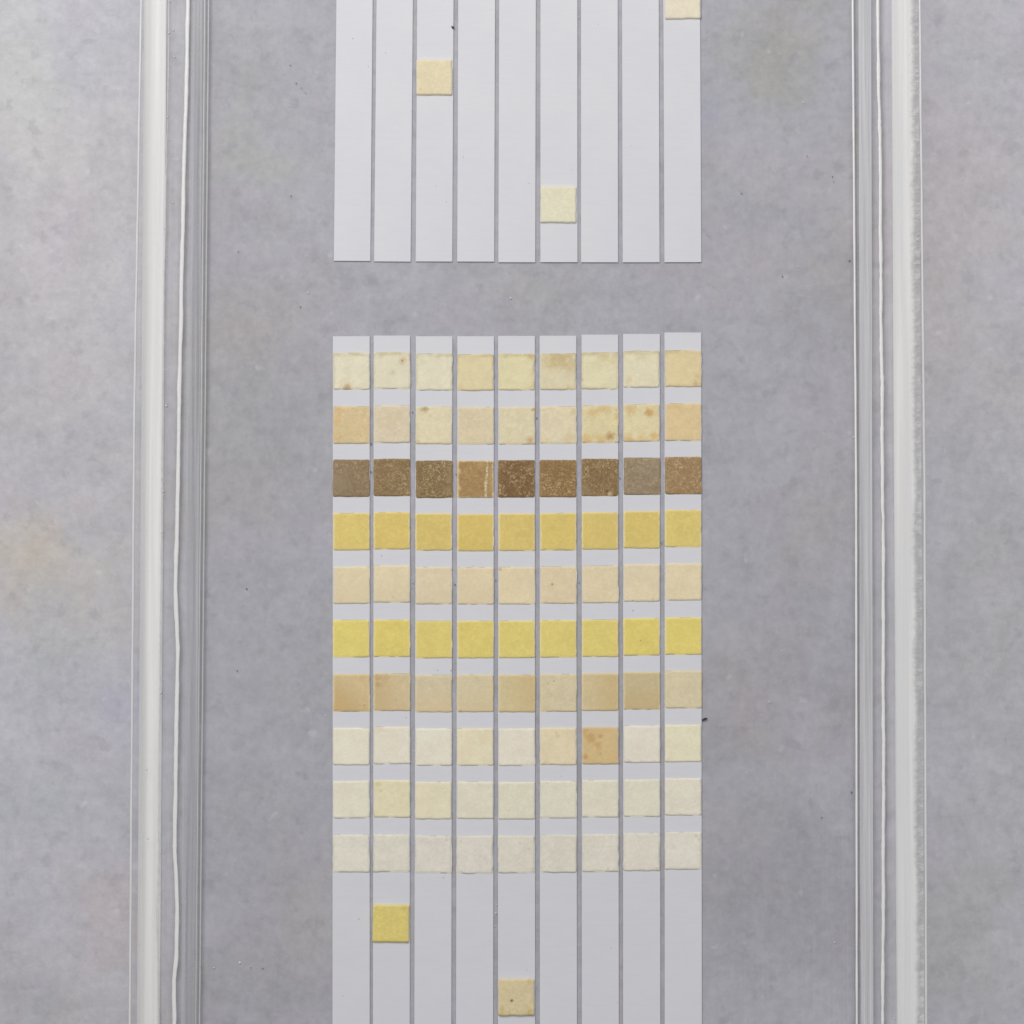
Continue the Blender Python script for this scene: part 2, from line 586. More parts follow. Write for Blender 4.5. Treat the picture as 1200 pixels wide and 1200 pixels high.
# edge highlights and dark shade lines painted as thin tubes, glue seams
for side, wall, ledge, outer, rim in ((-1, wl, ll, [(0, 165.5), (475, 157.5), (1125, 152.6)], [(0, 244.5), (475, 240.5), (1125, 234.5)]),
                                      (1, wr, lr, [(0, 1077.8), (575, 1083.6), (1125, 1085.2)], [(0, 999.2), (575, 1003.3), (1125, 1004)])):
    pts, rs = run(outer, WALL_H, 0.00018, 0.3, 8, side)
    tube("edge_highlight", pts, rs, M_rim, wall)
    k = 1.0 if side > 0 else 0.62
    pts, rs = run(rim, 0.0008, 0.00015 * k, 0.15, 8, side + 5)
    tube("edge_highlight", pts, rs, M_edge if side < 0 else M_seam, ledge, 8, 0.5)
    pts, rs = run([(y, x + side * 2.2) for y, x in rim], 0.0008, 0.00005, 0.1, 8, side + 8)
    tube("edge_shade_line", pts, rs, M_shade, ledge)
    if side < 0:
        pts, rs = run([(y, x - 4.6) for y, x in rim], 0.0008, 0.00007, 0.2, 8, side + 11)
        tube("edge_highlight", pts, rs, M_fine, ledge)

seamL = [(-170, 224), (0, 220.3), (75, 218.8), (150, 216.6), (400, 211.2), (475, 210), (560, 208.5), (690, 205.8), (760, 208.6),
         (880, 206), (1000, 204.8), (1060, 207.3), (1120, 207), (1150, 204), (1200, 204.2), (1360, 203)]
pts, rs = run(seamL, 0.0009, 0.00029, 0.8, 4, 2.2, 0.15)
tube("glue_seam", pts, rs, M_seam, ll, 8, 0.45)
seamR = [(-170, 1026), (0, 1028.8), (100, 1030), (146, 1030.8), (156, 1031.2), (200, 1031.5), (500, 1033.6), (595, 1034.3), (605, 1035),
         (900, 1035.3), (1150, 1034.8), (1200, 1034.5), (1360, 1034)]
pts, rs = run(seamR, 0.0009, 0.00024, 0.8, 4, 6.2, 0.3)
tube("glue_seam", pts, rs, M_seam, lr, 8, 0.45)
# fine glue line along the foot of the left wall
fineL = [(-170, 198), (0, 198), (120, 196.6), (400, 191), (700, 188), (1000, 185), (1060, 183.3), (1110, 184.2), (1200, 185.5), (1360, 185)]
pts, rs = run(fineL, 0.0006, 0.00007, 0.8, 4, 3.3, 0.8)
tube("glue_seam", pts, rs, M_fine, ll)

# broad pale band on each ledge, reflected sheen painted as a whitish veil
M_band_b = clear_material("acrylic_sheen_band_bright", (0.99, 0.99, 0.99, 1), 0.12, 0.8, 0.4, 0.45, (0.86, 0.87, 0.90, 1))
M_band = clear_material("acrylic_sheen_band", (0.99, 0.99, 0.99, 1), 0.12, 0.8, 0.55, 0.27, (0.74, 0.75, 0.79, 1))
for side, ledge, x0, x1 in ((-1, ll, (224, 212), (238, 229)), (1, lr, (1006, 1008.5), (1021, 1023.5))):
    prism("sheen_band", [(x0, 0.0009, 0.0009), (x1, 0.0009, 0.0009), (x1, 0.0009, 0.0010), (x0, 0.0009, 0.0010)], M_band if side < 0 else M_band_b, ledge, 0.00004, 1)

# thin clear base sheet
prism("base_sheet", [((245.5, 234.6), 0, 0.00005), ((1000.4, 1003.4), 0, 0.00005), ((1000.4, 1003.4), 0, BASE_Z), ((245.5, 234.6), 0, BASE_Z)],
      M_base, tray, 0.0)

# end walls (beyond the picture)
for row in (Y0, Y1):
    y = at(600, row, 0).y + (0.0017 if row == Y0 else -0.0017)
    xa, xb = -0.0530, 0.0575
    bm = bmesh.new()
    bmesh.ops.create_cube(bm, size=1, matrix=Matrix.Translation(((xa + xb) / 2, y, WALL_H / 2 + 0.0001)) @ Matrix.Diagonal((xb - xa, 0.0032, WALL_H, 1)))
    link_mesh("end_wall", bm, M_wall, tray)

# air bubbles caught in the glue
bub = [(199, 2, 1.6), (198.5, 39, 2.3), (203.5, 36, 2.0), (205, 67, 2.0), (198, 106, 1.3), (196.5, 138, 2.0), (199, 164, 1.2), (203, 238, 1.6),
       (193, 268, 1.4), (196, 300, 1.0), (194, 434, 1.4), (195.5, 476, 2.6), (189.5, 562, 1.5), (192, 576, 2.2), (191, 624, 2.2), (191.5, 797, 1.3),
       (188.6, 812.5, 2.4), (194, 853, 1.2), (172, 902, 1.6), (173.5, 983, 1.6), (187, 1048, 1.2), (191, 1073, 1.1), (202, 1077, 1.3),
       (1066, 64, 1.1), (1075, 85, 2.0), (1076, 276, 1.6), (1076, 290, 1.4), (1044, 1103, 1.2), (1045, 1178, 1.4), (1048, 1194, 1.8), (1044, 1135, 1.0)]
for px, py, r in bub:
    bm = bmesh.new()
    bmesh.ops.create_icosphere(bm, subdivisions=2, radius=r * 0.8 * VIEW / 1200)
    nf = len(bm.faces)
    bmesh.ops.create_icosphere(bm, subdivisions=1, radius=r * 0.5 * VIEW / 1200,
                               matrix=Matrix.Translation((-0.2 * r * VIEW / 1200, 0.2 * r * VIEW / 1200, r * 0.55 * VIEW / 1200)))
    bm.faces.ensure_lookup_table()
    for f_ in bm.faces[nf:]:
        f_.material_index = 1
    z = 0.0010 + r * 0.00008
    o = link_mesh("air_bubble", bm, M_bubble, ll if px < 600 else lr, True)
    o.data.materials.append(M_glint)
    o.location = at(px, py, z)

# ------------------------------------------------------------------ the strips
M_plastic = plastic_material()
STRIP_T = 0.00009
ZT = BASE_Z + 0.00003 + STRIP_T

# photograph x of left edge, right edge at the near-top and near-bottom row, and end row
upper = [  # x(row 0) L,R ; x(row 300) L,R ; row of lower end
    (394.0, 437.0, 391.5, 433.8, 305.8), (441.2, 484.0, 438.5, 481.2, 306.5), (489.0, 531.4, 487.0, 530.2, 306.5),
    (537.0, 580.2, 535.8, 579.2, 306.6), (585.0, 628.0, 584.0, 627.3, 307.4), (633.6, 676.4, 633.0, 677.0, 307.3),
    (680.8, 724.0, 681.0, 724.2, 307.4), (729.0, 772.0, 729.6, 773.0, 307.4), (777.6, 820.2, 778.4, 822.0, 307.3)]
lower = [  # x(row 400) L,R ; x(row 1190) L,R ; row of upper end
    (390.0, 433.3, 389.6, 433.3, 394.0), (437.9, 480.5, 436.9, 480.3, 393.2), (487.0, 530.3, 485.7, 528.8, 394.0),
    (535.8, 579.0, 534.5, 577.8, 394.0), (583.6, 626.9, 583.6, 627.0, 393.6), (632.2, 675.5, 632.7, 676.0, 393.4),
    (681.3, 724.6, 682.0, 725.0, 392.1), (730.1, 773.4, 730.2, 773.8, 391.3), (778.6, 821.9, 779.0, 822.4, 389.6)]


def strip_body(W, L, mat, parent):
    """Thin plastic strip, slightly rounded edges, origin at the middle of its end; runs along -Y from there."""
    bm = bmesh.new()
    bmesh.ops.create_cube(bm, size=1, matrix=Matrix.Translation((0, -L / 2, STRIP_T / 2)) @ Matrix.Diagonal((W, L, STRIP_T, 1)))
    bmesh.ops.bevel(bm, geom=[e for e in bm.edges], offset=0.00002, segments=2, affect='EDGES')
    return link_mesh("backing", bm, mat, parent)


def pad_mesh(W, H, T, seed, swell=1.0, ragged=1.0):
    """Soft square of blotting paper: domed rim, wavering outline, dimpled top."""
    N = 20
    bm = bmesh.new()
    g = []
    for i in range(N + 1):
        row = []
        for j in range(N + 1):
            # denser towards the edges
            u = 0.5 - 0.5 * math.cos(math.pi * i / N)
            v = 0.5 - 0.5 * math.cos(math.pi * j / N)
            u, v = (u + i / N) / 2, (v + j / N) / 2
            x, y = (u - 0.5) * W, (v - 0.5) * H
            kx, ky = abs(u - 0.5) * 2, abs(v - 0.5) * 2
            wv = 0.00006 * ragged
            x += wv * noise.noise(Vector((y * 900, seed, 1.0 if u > .5 else 2.0))) * kx ** 2
            y += wv * noise.noise(Vector((x * 900, seed, 5.0 if v > .5 else 6.0))) * ky ** 2
            # clip corners a little
            c = max(0.0, kx + ky - 1.93)
            x -= math.copysign(c * 0.0011, x)
            y -= math.copysign(c * 0.0011, y)
            e = min(1 - kx, 1 - ky)
            rim_ = min(1.0, e / 0.09)
            z = T * (0.12 + 0.88 * math.sqrt(max(0.0, 1 - (1 - rim_) ** 2)))
            z += 0.000014 * swell * noise.noise(Vector((x * 900 + seed * 3, y * 900, seed)))
            z += 0.00002 * swell * noise.noise(Vector((x * 300 + seed * 3, y * 300, seed)))
            row.append(bm.verts.new((x, y, z)))
        g.append(row)
    for i in range(N):
        for j in range(N):
            bm.faces.new((g[i][j], g[i + 1][j], g[i + 1][j + 1], g[i][j + 1]))
    loop = [g[i][0] for i in range(N)] + [g[N][j] for j in range(N)] + [g[i][N] for i in range(N, 0, -1)] + [g[0][j] for j in range(N, 0, -1)]
    low = [bm.verts.new((v.co.x, v.co.y, 0.00001)) for v in loop]
    n = len(loop)
    for k in range(n):
        bm.faces.new((loop[k], low[k], low[(k + 1) % n], loop[(k + 1) % n]))
    bm.faces.new(low)
    bmesh.ops.recalc_face_normals(bm, faces=bm.faces)
    return bm


def make_strip(L0, R0, row0, L1, R1, row1, end_row, far_row, label, group):
    """The strip between two measured rows; origin at the end whose row is end_row."""
    z = ZT
    a = (at(L0, row0, z) + at(R0, row0, z)) / 2
    b = (at(L1, row1, z) + at(R1, row1, z)) / 2
    top_row, bot_row = min(end_row, far_row), max(end_row, far_row)
    ytop, ybot = at(600, top_row, z).y, at(600, bot_row, z).y
    d = (b - a)
    f = lambda y: Vector((a.x + d.x * (y - a.y) / d.y, y, 0))
    p, q = f(ytop), f(ybot)
    ang = math.atan2((q - p).x, -(q - p).y)
    W = ((at(R0, row0, z).x - at(L0, row0, z).x) + (at(R1, row1, z).x - at(L1, row1, z).x)) / 2 * math.cos(ang)
    t = thing("test_strip", label, "test strip", (p.x, p.y, BASE_Z + 0.00003), ang, group)
    strip_body(W, (q - p).length, M_plastic, t)
    return t, p, ang


def add_pad(t, p, ang, row_a, row_b, mat, label, seed, T=0.00062, dx=0.0, rz=0.0, W=PADW, ragged=1.0, swell=1.0):
    z = ZT + T
    ya, yb = at(600, row_a, z).y, at(600, row_b, z).y
    H = ya - yb
    bm = pad_mesh(W, H, T, seed, swell, ragged)
    o = link_mesh("reagent_pad", bm, mat, t, True)
    o.location = (dx, -(p.y - (ya + yb) / 2) / math.cos(ang), STRIP_T + 0.00001)
    o.rotation_euler = (0, 0, rz)
    if label:
        o["label"] = label
    return o


ORD = ["first", "second", "third", "fourth", "fifth", "sixth", "seventh", "eighth", "ninth"]
BR = (150, 105, 45)
OC = (188, 156, 104)
OL = (178, 165, 118)

# ---- upper row
up_labels = [
    "white test strip at the left end of the upper row, beside the left tray wall",
    "blank white strip between the leftmost upper strip and the one with a high cream pad",
    "white test strip with a cream pad near the top and a black dust speck",
    "blank white upper strip just right of the one with the high cream pad",
    "blank white upper strip just left of the one whose pale pad sits low",
    "white test strip with one pale ivory pad low on it, near its cut end",
    "blank white upper strip just right of the one with the low ivory pad",
    "blank white upper strip just left of the one with a pad cut by the frame",
    "rightmost strip of the upper row, its ivory pad cut by the top of the picture"]
up_pads = {2: (69.3, 111.6, (216, 204, 172), ((.12, .82, .05, OC, .45), (.57, .17, .02, BR, .5), (.05, .5, .04, OC, .2), (.12, .25, .03, OC, .2))),
           5: (218, 261.2, (215, 210, 186), ()), 8: (-20, 22.2, (219, 210, 188), ())}
for i, (l0, r0, l1, r1, er) in enumerate(upper):
    t, p, ang = make_strip(l0, r0, 0, l1, r1, 300, er, -120, up_labels[i], "test strips laid in the upper row")
    if i in up_pads:
        ra, rb, c, sp = up_pads[i]
        m = pad_material(c, sp, edge=0.45, grainy=0.35)
        add_pad(t, p, ang, ra, rb, m, None, 100 + i * 3.7, T=0.00028, dx=-0.00008 if i != 8 else 0.00012,
                rz=math.radians(-0.6 if i == 5 else 0.4), ragged=1.2)

# ---- lower row
low_labels = [
    "leftmost lower strip, its second pad ochre with an orange left edge",
    "lower strip with a red brown spot on its top pad and lone yellow pad",
    "lower strip with a small brown stain at the top left corner of its second pad",
    "lower strip with a tan brown third pad and pale flecks along its right edge",
    "lower strip with the darkest brown third pad and a lone beige pad low down",
    "lower strip with a broad olive stain across the upper part of its top pad",
    "lower strip with a stained tan eighth pad where all the others are ivory",
    "lower strip with two rusty blots on its second pad and a greyish olive third pad",
    "rightmost lower strip, its top end set highest and its second pad tan"]
rows = [(413.7, 456.8), (475.8, 520.0), (538.6, 582.4), (601.0, 644.8), (663.4, 707.2), (726.5, 770.4), (789.6, 833.7),
        (852.5, 896.4), (915.2, 959.2), (978.4, 1022.8)]
offs = [0, -0.8, 0.8, 0.9, 0.8, 0.0, -0.9, -2.2, -3.4]
C = [
    [(217, 210, 182), (216, 208, 180), (217, 210, 182), (213, 199, 158), (214, 204, 163), (210, 200, 166), (215, 206, 170), (217, 208, 176), (215, 197, 153)],
    [(207, 184, 140), (211, 196, 166), (215, 203, 168), (210, 195, 160), (213, 201, 166), (215, 202, 168), (215, 200, 156), (216, 202, 160), (213, 189, 142)],
    [(140, 121, 94), (138, 116, 83), (133, 111, 78), (164, 134, 92), (124, 97, 66), (142, 113, 75), (134, 111, 77), (150, 134, 110), (156, 129, 93)],
    [(210, 190, 116), (210, 188, 112), (206, 185, 112), (206, 183, 108), (207, 185, 112), (208, 187, 112), (208, 187, 114), (208, 187, 112), (210, 191, 116)],
    [(211, 199, 167), (211, 199, 168), (209, 197, 168), (209, 196, 165), (210, 197, 165), (207, 193, 162), (209, 196, 165), (210, 198, 168), (211, 199, 168)],
    [(213, 198, 116), (211, 194, 112), (211, 194, 116), (210, 193, 113), (211, 195, 116), (211, 195, 117), (211, 195, 116), (212, 195, 112), (214, 198, 114)],
    [(203, 176, 128), (201, 177, 134), (204, 185, 148), (205, 187, 148), (203, 181, 134), (205, 187, 149), (201, 178, 132), (194, 172, 128), (208, 190, 152)],
    [(214, 208, 190), (213, 206, 190), (213, 207, 191), (212, 203, 176), (212, 205, 190), (208, 197, 168), (194, 172, 128), (212, 206, 192), (213, 207, 182)],
    [(208, 205, 186), (208, 202, 172), (208, 202, 176), (206, 203, 184), (205, 202, 182), (205, 202, 185), (206, 203, 184), (206, 203, 186), (208, 204, 188)],
    [(205, 202, 190), (203, 200, 188), (202, 199, 189), (202, 199, 189), (202, 199, 187), (201, 198, 187), (203, 200, 189), (204, 201, 189), (206, 203, 192)],
]
SP = {
    (0, 0): ((.37, .94, .09, BR, .6), (.35, .9, .2, OC, .25), (.37, .42, .05, OC, .15), (.8, .55, .02, OL, .4)),
    (0, 1): ((.78, .23, .035, (110, 60, 20), .85), (.80, .22, .11, OC, .5), (.53, .55, .07, OC, .35), (.2, .1, .1, OL, .3)),
    (0, 2): ((.6, .04, .10, OL, .35), (.85, .08, .07, OC, .3), (.15, .2, .1, (205, 190, 140), .3)),
    (0, 3): ((.1, .9, .1, (205, 180, 125), .3),),
    (0, 4): ((.88, .05, .13, OC, .65), (.2, .1, .05, OL, .4), (.93, .9, .08, (190, 175, 100), .4), (.95, .5, .1, (200, 180, 120), .3)),
    (0, 5): ((.55, .1, .35, (180, 155, 105), .6), (.3, .3, .25, (196, 176, 125), .5), (.85, .35, .2, (190, 165, 115), .5), (.8, .92, .08, OC, .5), (.1, .5, .15, (214, 206, 180), .4)),
    (0, 6): ((.6, .06, .2, (190, 170, 120), .4), (.95, .08, .12, OC, .3), (.85, .25, .08, (200, 178, 120), .35), (.5, .3, .2, (205, 192, 145), .3), (.02, .75, .03, BR, .4), (.2, .97, .05, OL, .3)),
    (0, 7): ((.2, .8, .1, (204, 180, 130), .4), (.5, .05, .2, OL, .25), (.25, .3, .12, (205, 190, 145), .3), (.8, .85, .1, (208, 190, 150), .3)),
    (0, 8): ((.85, .9, .1, (178, 150, 95), .5), (.9, .7, .08, (190, 160, 105), .4), (.35, .97, .1, OC, .3)),
    (1, 0): ((.05, .4, .16, (204, 166, 110), .5), (.15, .1, .15, (200, 165, 112), .5), (.08, .8, .12, (202, 166, 105), .5), (.9, .5, .2, (205, 175, 130), .4), (.5, .6, .3, (205, 185, 140), .4)),
    (1, 1): ((.5, .3, .3, (205, 186, 152), .35),),
    (1, 2): ((.24, .06, .10, (150, 125, 70), .75), (.40, .25, .05, OC, .45), (.08, .93, .06, OC, .3)),
    (1, 4): ((.85, .88, .12, OC, .7), (.88, .9, .05, BR, .5), (.95, .07, .06, (160, 140, 80), .6), (.3, .6, .1, (205, 188, 145), .3)),
    (1, 5): ((.9, .15, .1, (200, 175, 115), .4), (.8, .9, .15, (205, 180, 125), .4), (.15, .95, .1, (205, 180, 120), .35), (.42, .7, .03, BR, .25)),
    (1, 6): ((.3, .2, .16, (204, 172, 120), .6), (.8, .82, .11, (165, 115, 50), .8), (.15, .92, .16, (205, 165, 95), .6), (.5, .95, .15, (200, 160, 90), .5),
             (.6, .05, .2, (195, 165, 105), .5), (.95, .3, .1, (205, 175, 110), .5), (.93, .12, .03, BR, .5)),
    (1, 7): ((.22, .15, .17, (200, 166, 110), .6), (.70, .23, .11, (172, 126, 68), .75), (.78, .2, .18, (204, 172, 116), .5), (.15, .93, .15, (200, 160, 90), .6),
             (.5, .93, .14, (205, 170, 105), .5), (.85, .86, .14, (200, 160, 85), .65)),
    (1, 8): ((.3, .02, .15, (205, 170, 110), .4),),
    (2, 0): ((.15, .6, .3, (150, 134, 108), .6),),
    (2, 2): ((.9, .5, .12, (150, 132, 98), .7), (.9, .2, .12, (150, 132, 98), .6), (.9, .8, .12, (150, 132, 98), .6)),
    (2, 3): ((.82, .28, .035, (228, 214, 180), .85, 9), (.785, .75, .035, (228, 214, 180), .85, 9),
             (.92, .5, .06, (180, 156, 114), .8, 8), (.04, .3, .08, (208, 182, 140), .7), (.04, .75, .08, (208, 182, 140), .7), (.65, .1, .1, (200, 170, 115), .4)),
    (2, 4): ((.1, .15, .15, (150, 122, 85), .6), (.92, .2, .15, (145, 122, 88), .6), (.06, .80, .03, (205, 185, 150), .5, 4), (.2, .95, .03, (205, 185, 150), .5, 0.5)),
    (2, 6): ((.70, .88, .05, (80, 60, 30), .85), (.78, .93, .08, (205, 185, 145), .6), (.92, .85, .1, (120, 92, 55), .6), (.1, .9, .15, (150, 132, 100), .6)),
    (2, 7): ((.9, .8, .12, (120, 105, 75), .4), (.8, .1, .15, (155, 142, 115), .5)),
    (4, 0): ((.2, .93, .05, OC, .3), (.25, .25, .03, OC, .25)),
    (4, 1): ((.53, .85, .035, BR, .3),), (4, 2): ((.95, .5, .04, OC, .25),),
    (4, 4): ((.04, .06, .04, BR, .5),),
    (4, 5): ((.33, .48, .035, (130, 85, 30), .6), (.33, .48, .09, OC, .2)),
    (4, 7): ((.25, .98, .03, BR, .4), (.8, .95, .05, OC, .3)),
    (5, 7): ((.47, .6, .015, (70, 60, 30), .7),), (5, 4): ((.9, .98, .02, BR, .6),),
    (6, 0): ((.8, .1, .1, (198, 165, 110), .4), (.1, .93, .12, (200, 160, 100), .4), (.85, .83, .03, BR, .5)),
    (6, 1): ((.12, .3, .09, (165, 130, 80), .45), (.3, .12, .12, (186, 155, 105), .4), (.1, .1, .1, (172, 136, 88), .35)),
    (6, 3): ((.1, .97, .04, BR, .4),),
    (6, 5): ((.38, .19, .02, (60, 50, 30), .8), (.2, .25, .03, BR, .3), (.3, .5, .1, (195, 165, 115), .3), (.2, .97, .1, OC, .25)),
    (6, 4): ((.85, .02, .03, BR, .4), (.95, .68, .02, BR, .5)),
    (6, 8): ((.6, .4, .1, (205, 183, 140), .3),),
    (7, 1): ((.15, .05, .15, (210, 192, 165), .4), (.45, .6, .1, (212, 195, 175), .25)),
    (7, 3): ((.7, .3, .25, (208, 196, 162), .4),),
    (7, 5): ((.5, .25, .06, OC, .3), (.45, .15, .04, OC, .3), (.2, .9, .12, (200, 178, 125), .35), (.3, .99, .04, BR, .3)),
    (7, 6): ((.25, .3, .13, (180, 140, 75), .6), (.45, .5, .12, (182, 145, 85), .5), (.5, .25, .08, (175, 135, 70), .5), (.1, .8, .08, (172, 135, 70), .6),
             (.5, .72, .06, (178, 140, 80), .5), (.1, .15, .1, (190, 150, 90), .5), (.85, .8, .15, (208, 178, 128), .4)),
    (7, 7): ((.5, .95, .15, (225, 205, 185), .4), (.15, .97, .08, (180, 170, 150), .4)),
    (8, 1): ((.1, .12, .10, (200, 182, 120), .5), (.2, .28, .05, (196, 178, 120), .4), (.08, .85, .08, (205, 195, 130), .4)),
    (8, 3): ((.62, .1, .015, BR, .5), (.22, .22, .02, OL, .5)),
    (8, 5): ((.1, .15, .02, OL, .6), (.2, .07, .02, OL, .5)),
    (9, 4): ((.6, .2, .03, OL, .5), (.85, .35, .03, OL, .4), (.95, .9, .05, OL, .3)),
    (9, 6): ((.7, .92, .05, (178, 170, 140), .5), (.82, .88, .04, (222, 220, 205), .6)),
    (9, 8): ((.85, .1, .06, (175, 172, 155), .5), (.93, .2, .03, OL, .5)),
    (9, 7): ((.92, .93, .05, (180, 174, 150), .5),),
    (9, 2): ((.85, .12, .04, OL, .4),), (9, 3): ((.12, .15, .03, OL, .4), (.1, .3, .03, OL, .3)),
}
KR = [1.00, 1.00, 0.93, 1.01, 1.02, 1.04, 1.07, 1.07, 1.08, 1.09]
SH = {4: (5, 3, 1), 1: (-1, 1, 4), 0: (0, 1, 4), 6: (-6, 1, 8), 7: (4, 2, 0), 8: (4, 2, 1), 9: (4, 2, 0)}
GR = {(6, 0): (-0.6, -0.8, (190, 163, 114), 0.75), (6, 1): (-0.9, -0.3, (191, 165, 118), 0.55), (6, 7): (0, -1, (190, 167, 122), 0.5),
      (4, 0): (0, -1, (203, 188, 155), 0.45), (4, 1): (0, -1, (205, 190, 158), 0.4), (4, 2): (0, -1, (202, 188, 158), 0.4),
      (4, 3): (0, -1, (203, 188, 156), 0.4), (6, 4): (0.8, 0.0, (195, 168, 118), 0.5), (6, 6): (1, 0, (195, 168, 118), 0.5),
      (6, 2): (0.2, -0.8, (208, 182, 135), 0.4), (6, 3): (0.2, -0.8, (208, 184, 140), 0.4)}
for i, (l0, r0, l1, r1, er) in enumerate(lower):
    t, p, ang = make_strip(l0, r0, 400, l1, r1, 1190, er, 1310, low_labels[i], "test strips laid in the lower row")
    for r, (ra, rb) in enumerate(rows):
        sp = SP.get((r, i), ())
        kw = {}
        if r == 2:
            kw = dict(fleck=(0.75 if i not in (0, 7) else 0.45), fleckcol=(200, 178, 138), edge=0.12, grainy=0.8,
                      edgecol=(168, 142, 104))
            if i == 3:
                kw.update(fleck=0.35, edge=0.6, edgecol=(216, 196, 156), fleckcol=(205, 176, 120))
        elif r == 1 and i == 0:
            kw = dict(fleck=0.55, fleckcol=(232, 212, 172), edge=0.25)
        elif r == 0:
            kw = dict(edge=0.30, topdirt=0.45, rim=((186, 170, 120), 0.35), grainy=0.3)
        elif r == 1:
            kw = dict(edge=0.40, rim=((205, 175, 120), 0.25) if i in (2, 4, 5, 6, 7) else None, grainy=0.45)
        elif r in (3, 5):
            kw = dict(edge=0.50, edgecol=(222, 208, 158), grainy=0.4)
        elif r == 6:
            kw = dict(edge=0.40, edgecol=(216, 200, 160), grainy=0.4)
        else:
            kw = dict(edge=0.35, grainy=0.35, rim=((186, 182, 160), 0.25) if r == 9 else None)
        kw['gain'] = KR[r]
        if (r, i) in GR:
            kw['gradient'] = GR[(r, i)]
        m = pad_material(tuple(v + w for v, w in zip(C[r][i], SH.get(r, (0, 0, 0)))), sp, **kw)
        j = offs[i] + random.uniform(-0.35, 0.35)
        if r == 7 and i == 6:
            lab = "tan pad with darker smudges among ivory ones"
        elif r == 2:
            lab = "speckled brown pad" if i != 7 else "speckled greyish olive pad"
        elif r in (3, 5):
            lab = "yellow pad"
        else:
            lab = None
        add_pad(t, p, ang, ra + j, rb + j, m, lab, r * 11.3 + i * 2.9, T=0.00012 if r < 7 else 0.00014,
                dx=random.uniform(-0.00004, 0.00004) + 0.00002, rz=math.radians(random.uniform(-0.35, 0.35)),
                ragged=1.6 if r in (0, 9) else 1.0, swell=1.6 if r in (0, 1, 9) else 1.0)
    if i == 1:
        m = pad_material((211, 195, 118), ((.85, .08, .1, (190, 170, 95), .4),), edge=0.5, edgecol=(226, 214, 160), rim=((196, 178, 95), .35))
        add_pad(t, p, ang, 1060.2, 1104.6, m, "lone yellow pad", 311, T=0.00032, dx=-0.00006, rz=math.radians(-0.8))
    if i == 4:
        m = pad_material((206, 192, 154), ((.38, .58, .045, (105, 75, 30), .85), (.1, .80, .09, (185, 155, 95), .5), (.85, .88, .12, (180, 155, 85), .6),
                                           (.1, .95, .1, (195, 170, 100), .5), (.92, .75, .08, (222, 205, 150), .5), (.85, .05, .06, OC, .4), (.3, .97, .1, OC, .35)),
                         edge=0.45, fleck=0.12)
        add_pad(t, p, ang, 1147.0, 1190.8, m, "lone beige pad with a dark brown dot", 317, T=0.00032, dx=-0.00004, rz=math.radians(0.3), ragged=1.4)


# ------------------------------------------------------------------ dust and lint
def speck(bm, px, py, z, r, sx=1.0, ang=0.0):
    loc = at(px, py, z)
    M = Matrix.Translation(loc) @ Matrix.Rotation(ang, 4, 'Z') @ Matrix.Diagonal((r * sx, r, r * 0.5, 1))
    v = bmesh.ops.create_icosphere(bm, subdivisions=1, radius=1, matrix=M)['verts']
    for q in v:
        q.co += (q.co - loc) * 0.5 * noise.noise(q.co * 9000)


M_dark = simple_material("dark_grit", (0.05, 0.048, 0.045, 1), 0.8, 0.2)
M_grey = simple_material("grey_grit", (0.17, 0.165, 0.16, 1), 0.8, 0.2)
M_white = simple_material("white_grit", (0.80, 0.80, 0.80, 1), 0.6, 0.4)
PX = VIEW / 1200
bm = bmesh.new()
for x, y, r in [(917, 324, 1.0), (995.5, 305.5, 1.0), (340, 76.5, .7), (347, 97.5, .9), (353, 103, .6), (358, 109, .6), (341, 229.5, .9), (279.5, 295, .8),
                (352, 359.5, .8), (322, 78, .5), (975.5, 207, .8), (977, 213, .6), (869, 226.5, .7), (998, 928, .8), (963, 958, .9),
                (946, 183, .7), (955, 868, .5), (289, 690, 1.0), (278, 786, .9), (308, 1135, .7), (294, 1134, .8), (998, 929, .8)]:
    speck(bm, x, y, BASE_Z + 0.0001, r * PX, random.uniform(0.7, 1.2), random.uniform(0, 3))
for x, y in [(483, 130), (452, 62), (413.5, 45.2), (543, 184), (523, 236.5), (740, 171), (701, 29), (670, 199), (619.5, 215), (511.5, 218), (431.5, 78),
             (447, 651.5), (554, 663.5), (602.5, 770.5), (741.8, 715.5), (528.5, 786), (658, 909.5), (420, 837.5), (476, 841), (519.5, 1028.5), (402, 1167.5),
             (420.5, 1077), (723.5, 1175), (716, 1110.5), (617.5, 1136), (513, 785.5), (635, 926)]:
    speck(bm, x, y, ZT + 0.00003, random.uniform(0.3, 0.55) * PX, random.uniform(0.8, 1.6), random.uniform(0, 3))
for x, y in [(483.5, 483), (484, 683.5), (480.8, 618), (534.5, 556), (536, 548), (533, 685), (434.8, 520), (678.5, 683), (726.5, 560.5), (581, 680), (775, 637), (434.5, 553), (629, 490)]:
    speck(bm, x, y, BASE_Z + 0.0001, random.uniform(0.6, 1.0) * PX, 1.0, random.uniform(0, 3))
o = link_mesh("dark_dust", bm, M_grey)
o["kind"] = "stuff"
o["label"] = "fine dark grit scattered over the tray floor and strips"
bm = bmesh.new()
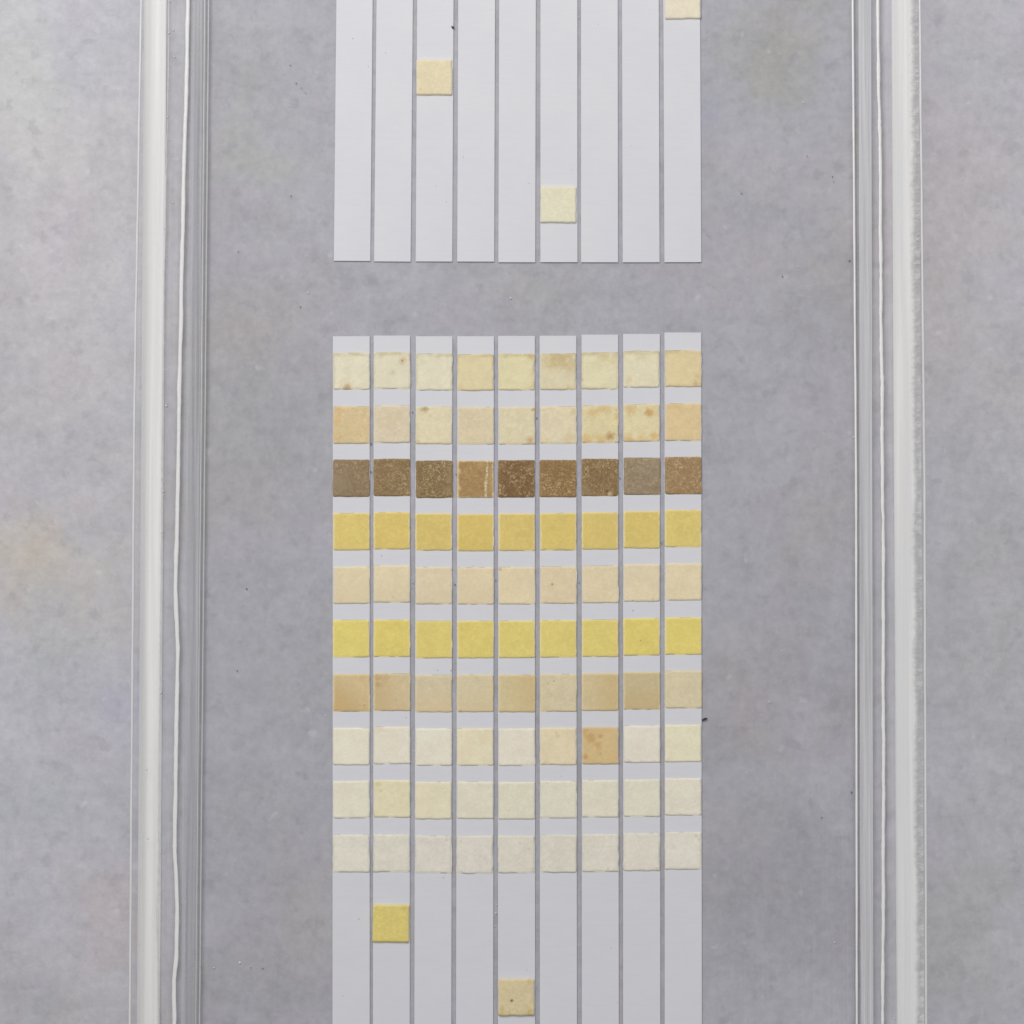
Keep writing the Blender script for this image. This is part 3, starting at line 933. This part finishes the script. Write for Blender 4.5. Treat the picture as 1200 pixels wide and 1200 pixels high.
for x, y, r in [(941, 120, .8), (934, 312.5, .9), (598.5, 349, 1.1), (338.5, 124, .9), (350.5, 184, .6), (361, 343, .9), (892, 838, .8), (916, 762, .7),
                (857, 854.5, .6), (901.5, 822.5, .7), (974, 905.5, .6), (978, 1104, .9), (281, 1128, 1.2), (250.5, 1134, .8), (381, 838.5, .6), (686, 53, .6),
                (678, 20, .5), (1000, 512, 1.0), (874, 905, .6), (820, 753, .8), (822.8, 210, .6), (485, 880, .7), (581, 1070, 1.0), (580, 1085, .8), (582, 1060, .7)]:
    speck(bm, x, y, BASE_Z + 0.0001, r * PX, random.uniform(0.7, 1.3), random.uniform(0, 3))
for k in range(26):
    x, y = random.uniform(250, 995), random.uniform(0, 1200)
    if 385 < x < 828:
        continue
    speck(bm, x, y, BASE_Z + 0.0001, random.uniform(0.25, 0.5) * PX, random.uniform(0.7, 1.8), random.uniform(0, 3))
o = link_mesh("pale_dust", bm, M_white)
o["kind"] = "stuff"
o["label"] = "fine white dust scattered over the tray floor"

bm = bmesh.new()
speck(bm, 531.0, 32.3, ZT + 0.00012, 1.5 * PX, 1.0, 0.3)
speck(bm, 529.6, 31.2, ZT + 0.00010, 0.9 * PX, 1.2, 0.3)
o = link_mesh("black_speck", bm, M_dark)
o["label"] = "black speck of grit on the right edge of the third upper strip"
o["category"] = "grit"
pts = [at(822.5 + 6.5 * q, 844.6 - 2.6 * q - 0.8 * math.sin(q * 3.1), BASE_Z + 0.00015) for q in (0, .25, .5, .75, 1)]


def fibre(name, pts, rad, mat):
    bm = bmesh.new()
    rings = []
    n = len(pts)
    for i, p in enumerate(pts):
        d = (pts[min(n - 1, i + 1)] - pts[max(0, i - 1)]).normalized()
        s = d.cross(Vector((0, 0, 1))).normalized()
        rr = rad * (0.35 + 0.65 * math.sin(math.pi * (i + 0.35) / (n - 0.3)))
        rings.append([bm.verts.new(p + s * math.cos(a) * rr + Vector((0, 0, 1)) * math.sin(a) * rr) for a in [2 * math.pi * k / 6 for k in range(6)]])
    for a, b in zip(rings, rings[1:]):
        for k in range(6):
            bm.faces.new((a[k], a[(k + 1) % 6], b[(k + 1) % 6], b[k]))
    bm.faces.new(rings[0][::-1])
    bm.faces.new(rings[-1])
    bmesh.ops.recalc_face_normals(bm, faces=bm.faces)
    return link_mesh(name, bm, mat, None, True)


o = fibre("lint_fibre", pts, 1.1 * PX, M_dark)
o["label"] = "short black lint fibre on the tray floor beside the rightmost lower strip"
o["category"] = "lint"
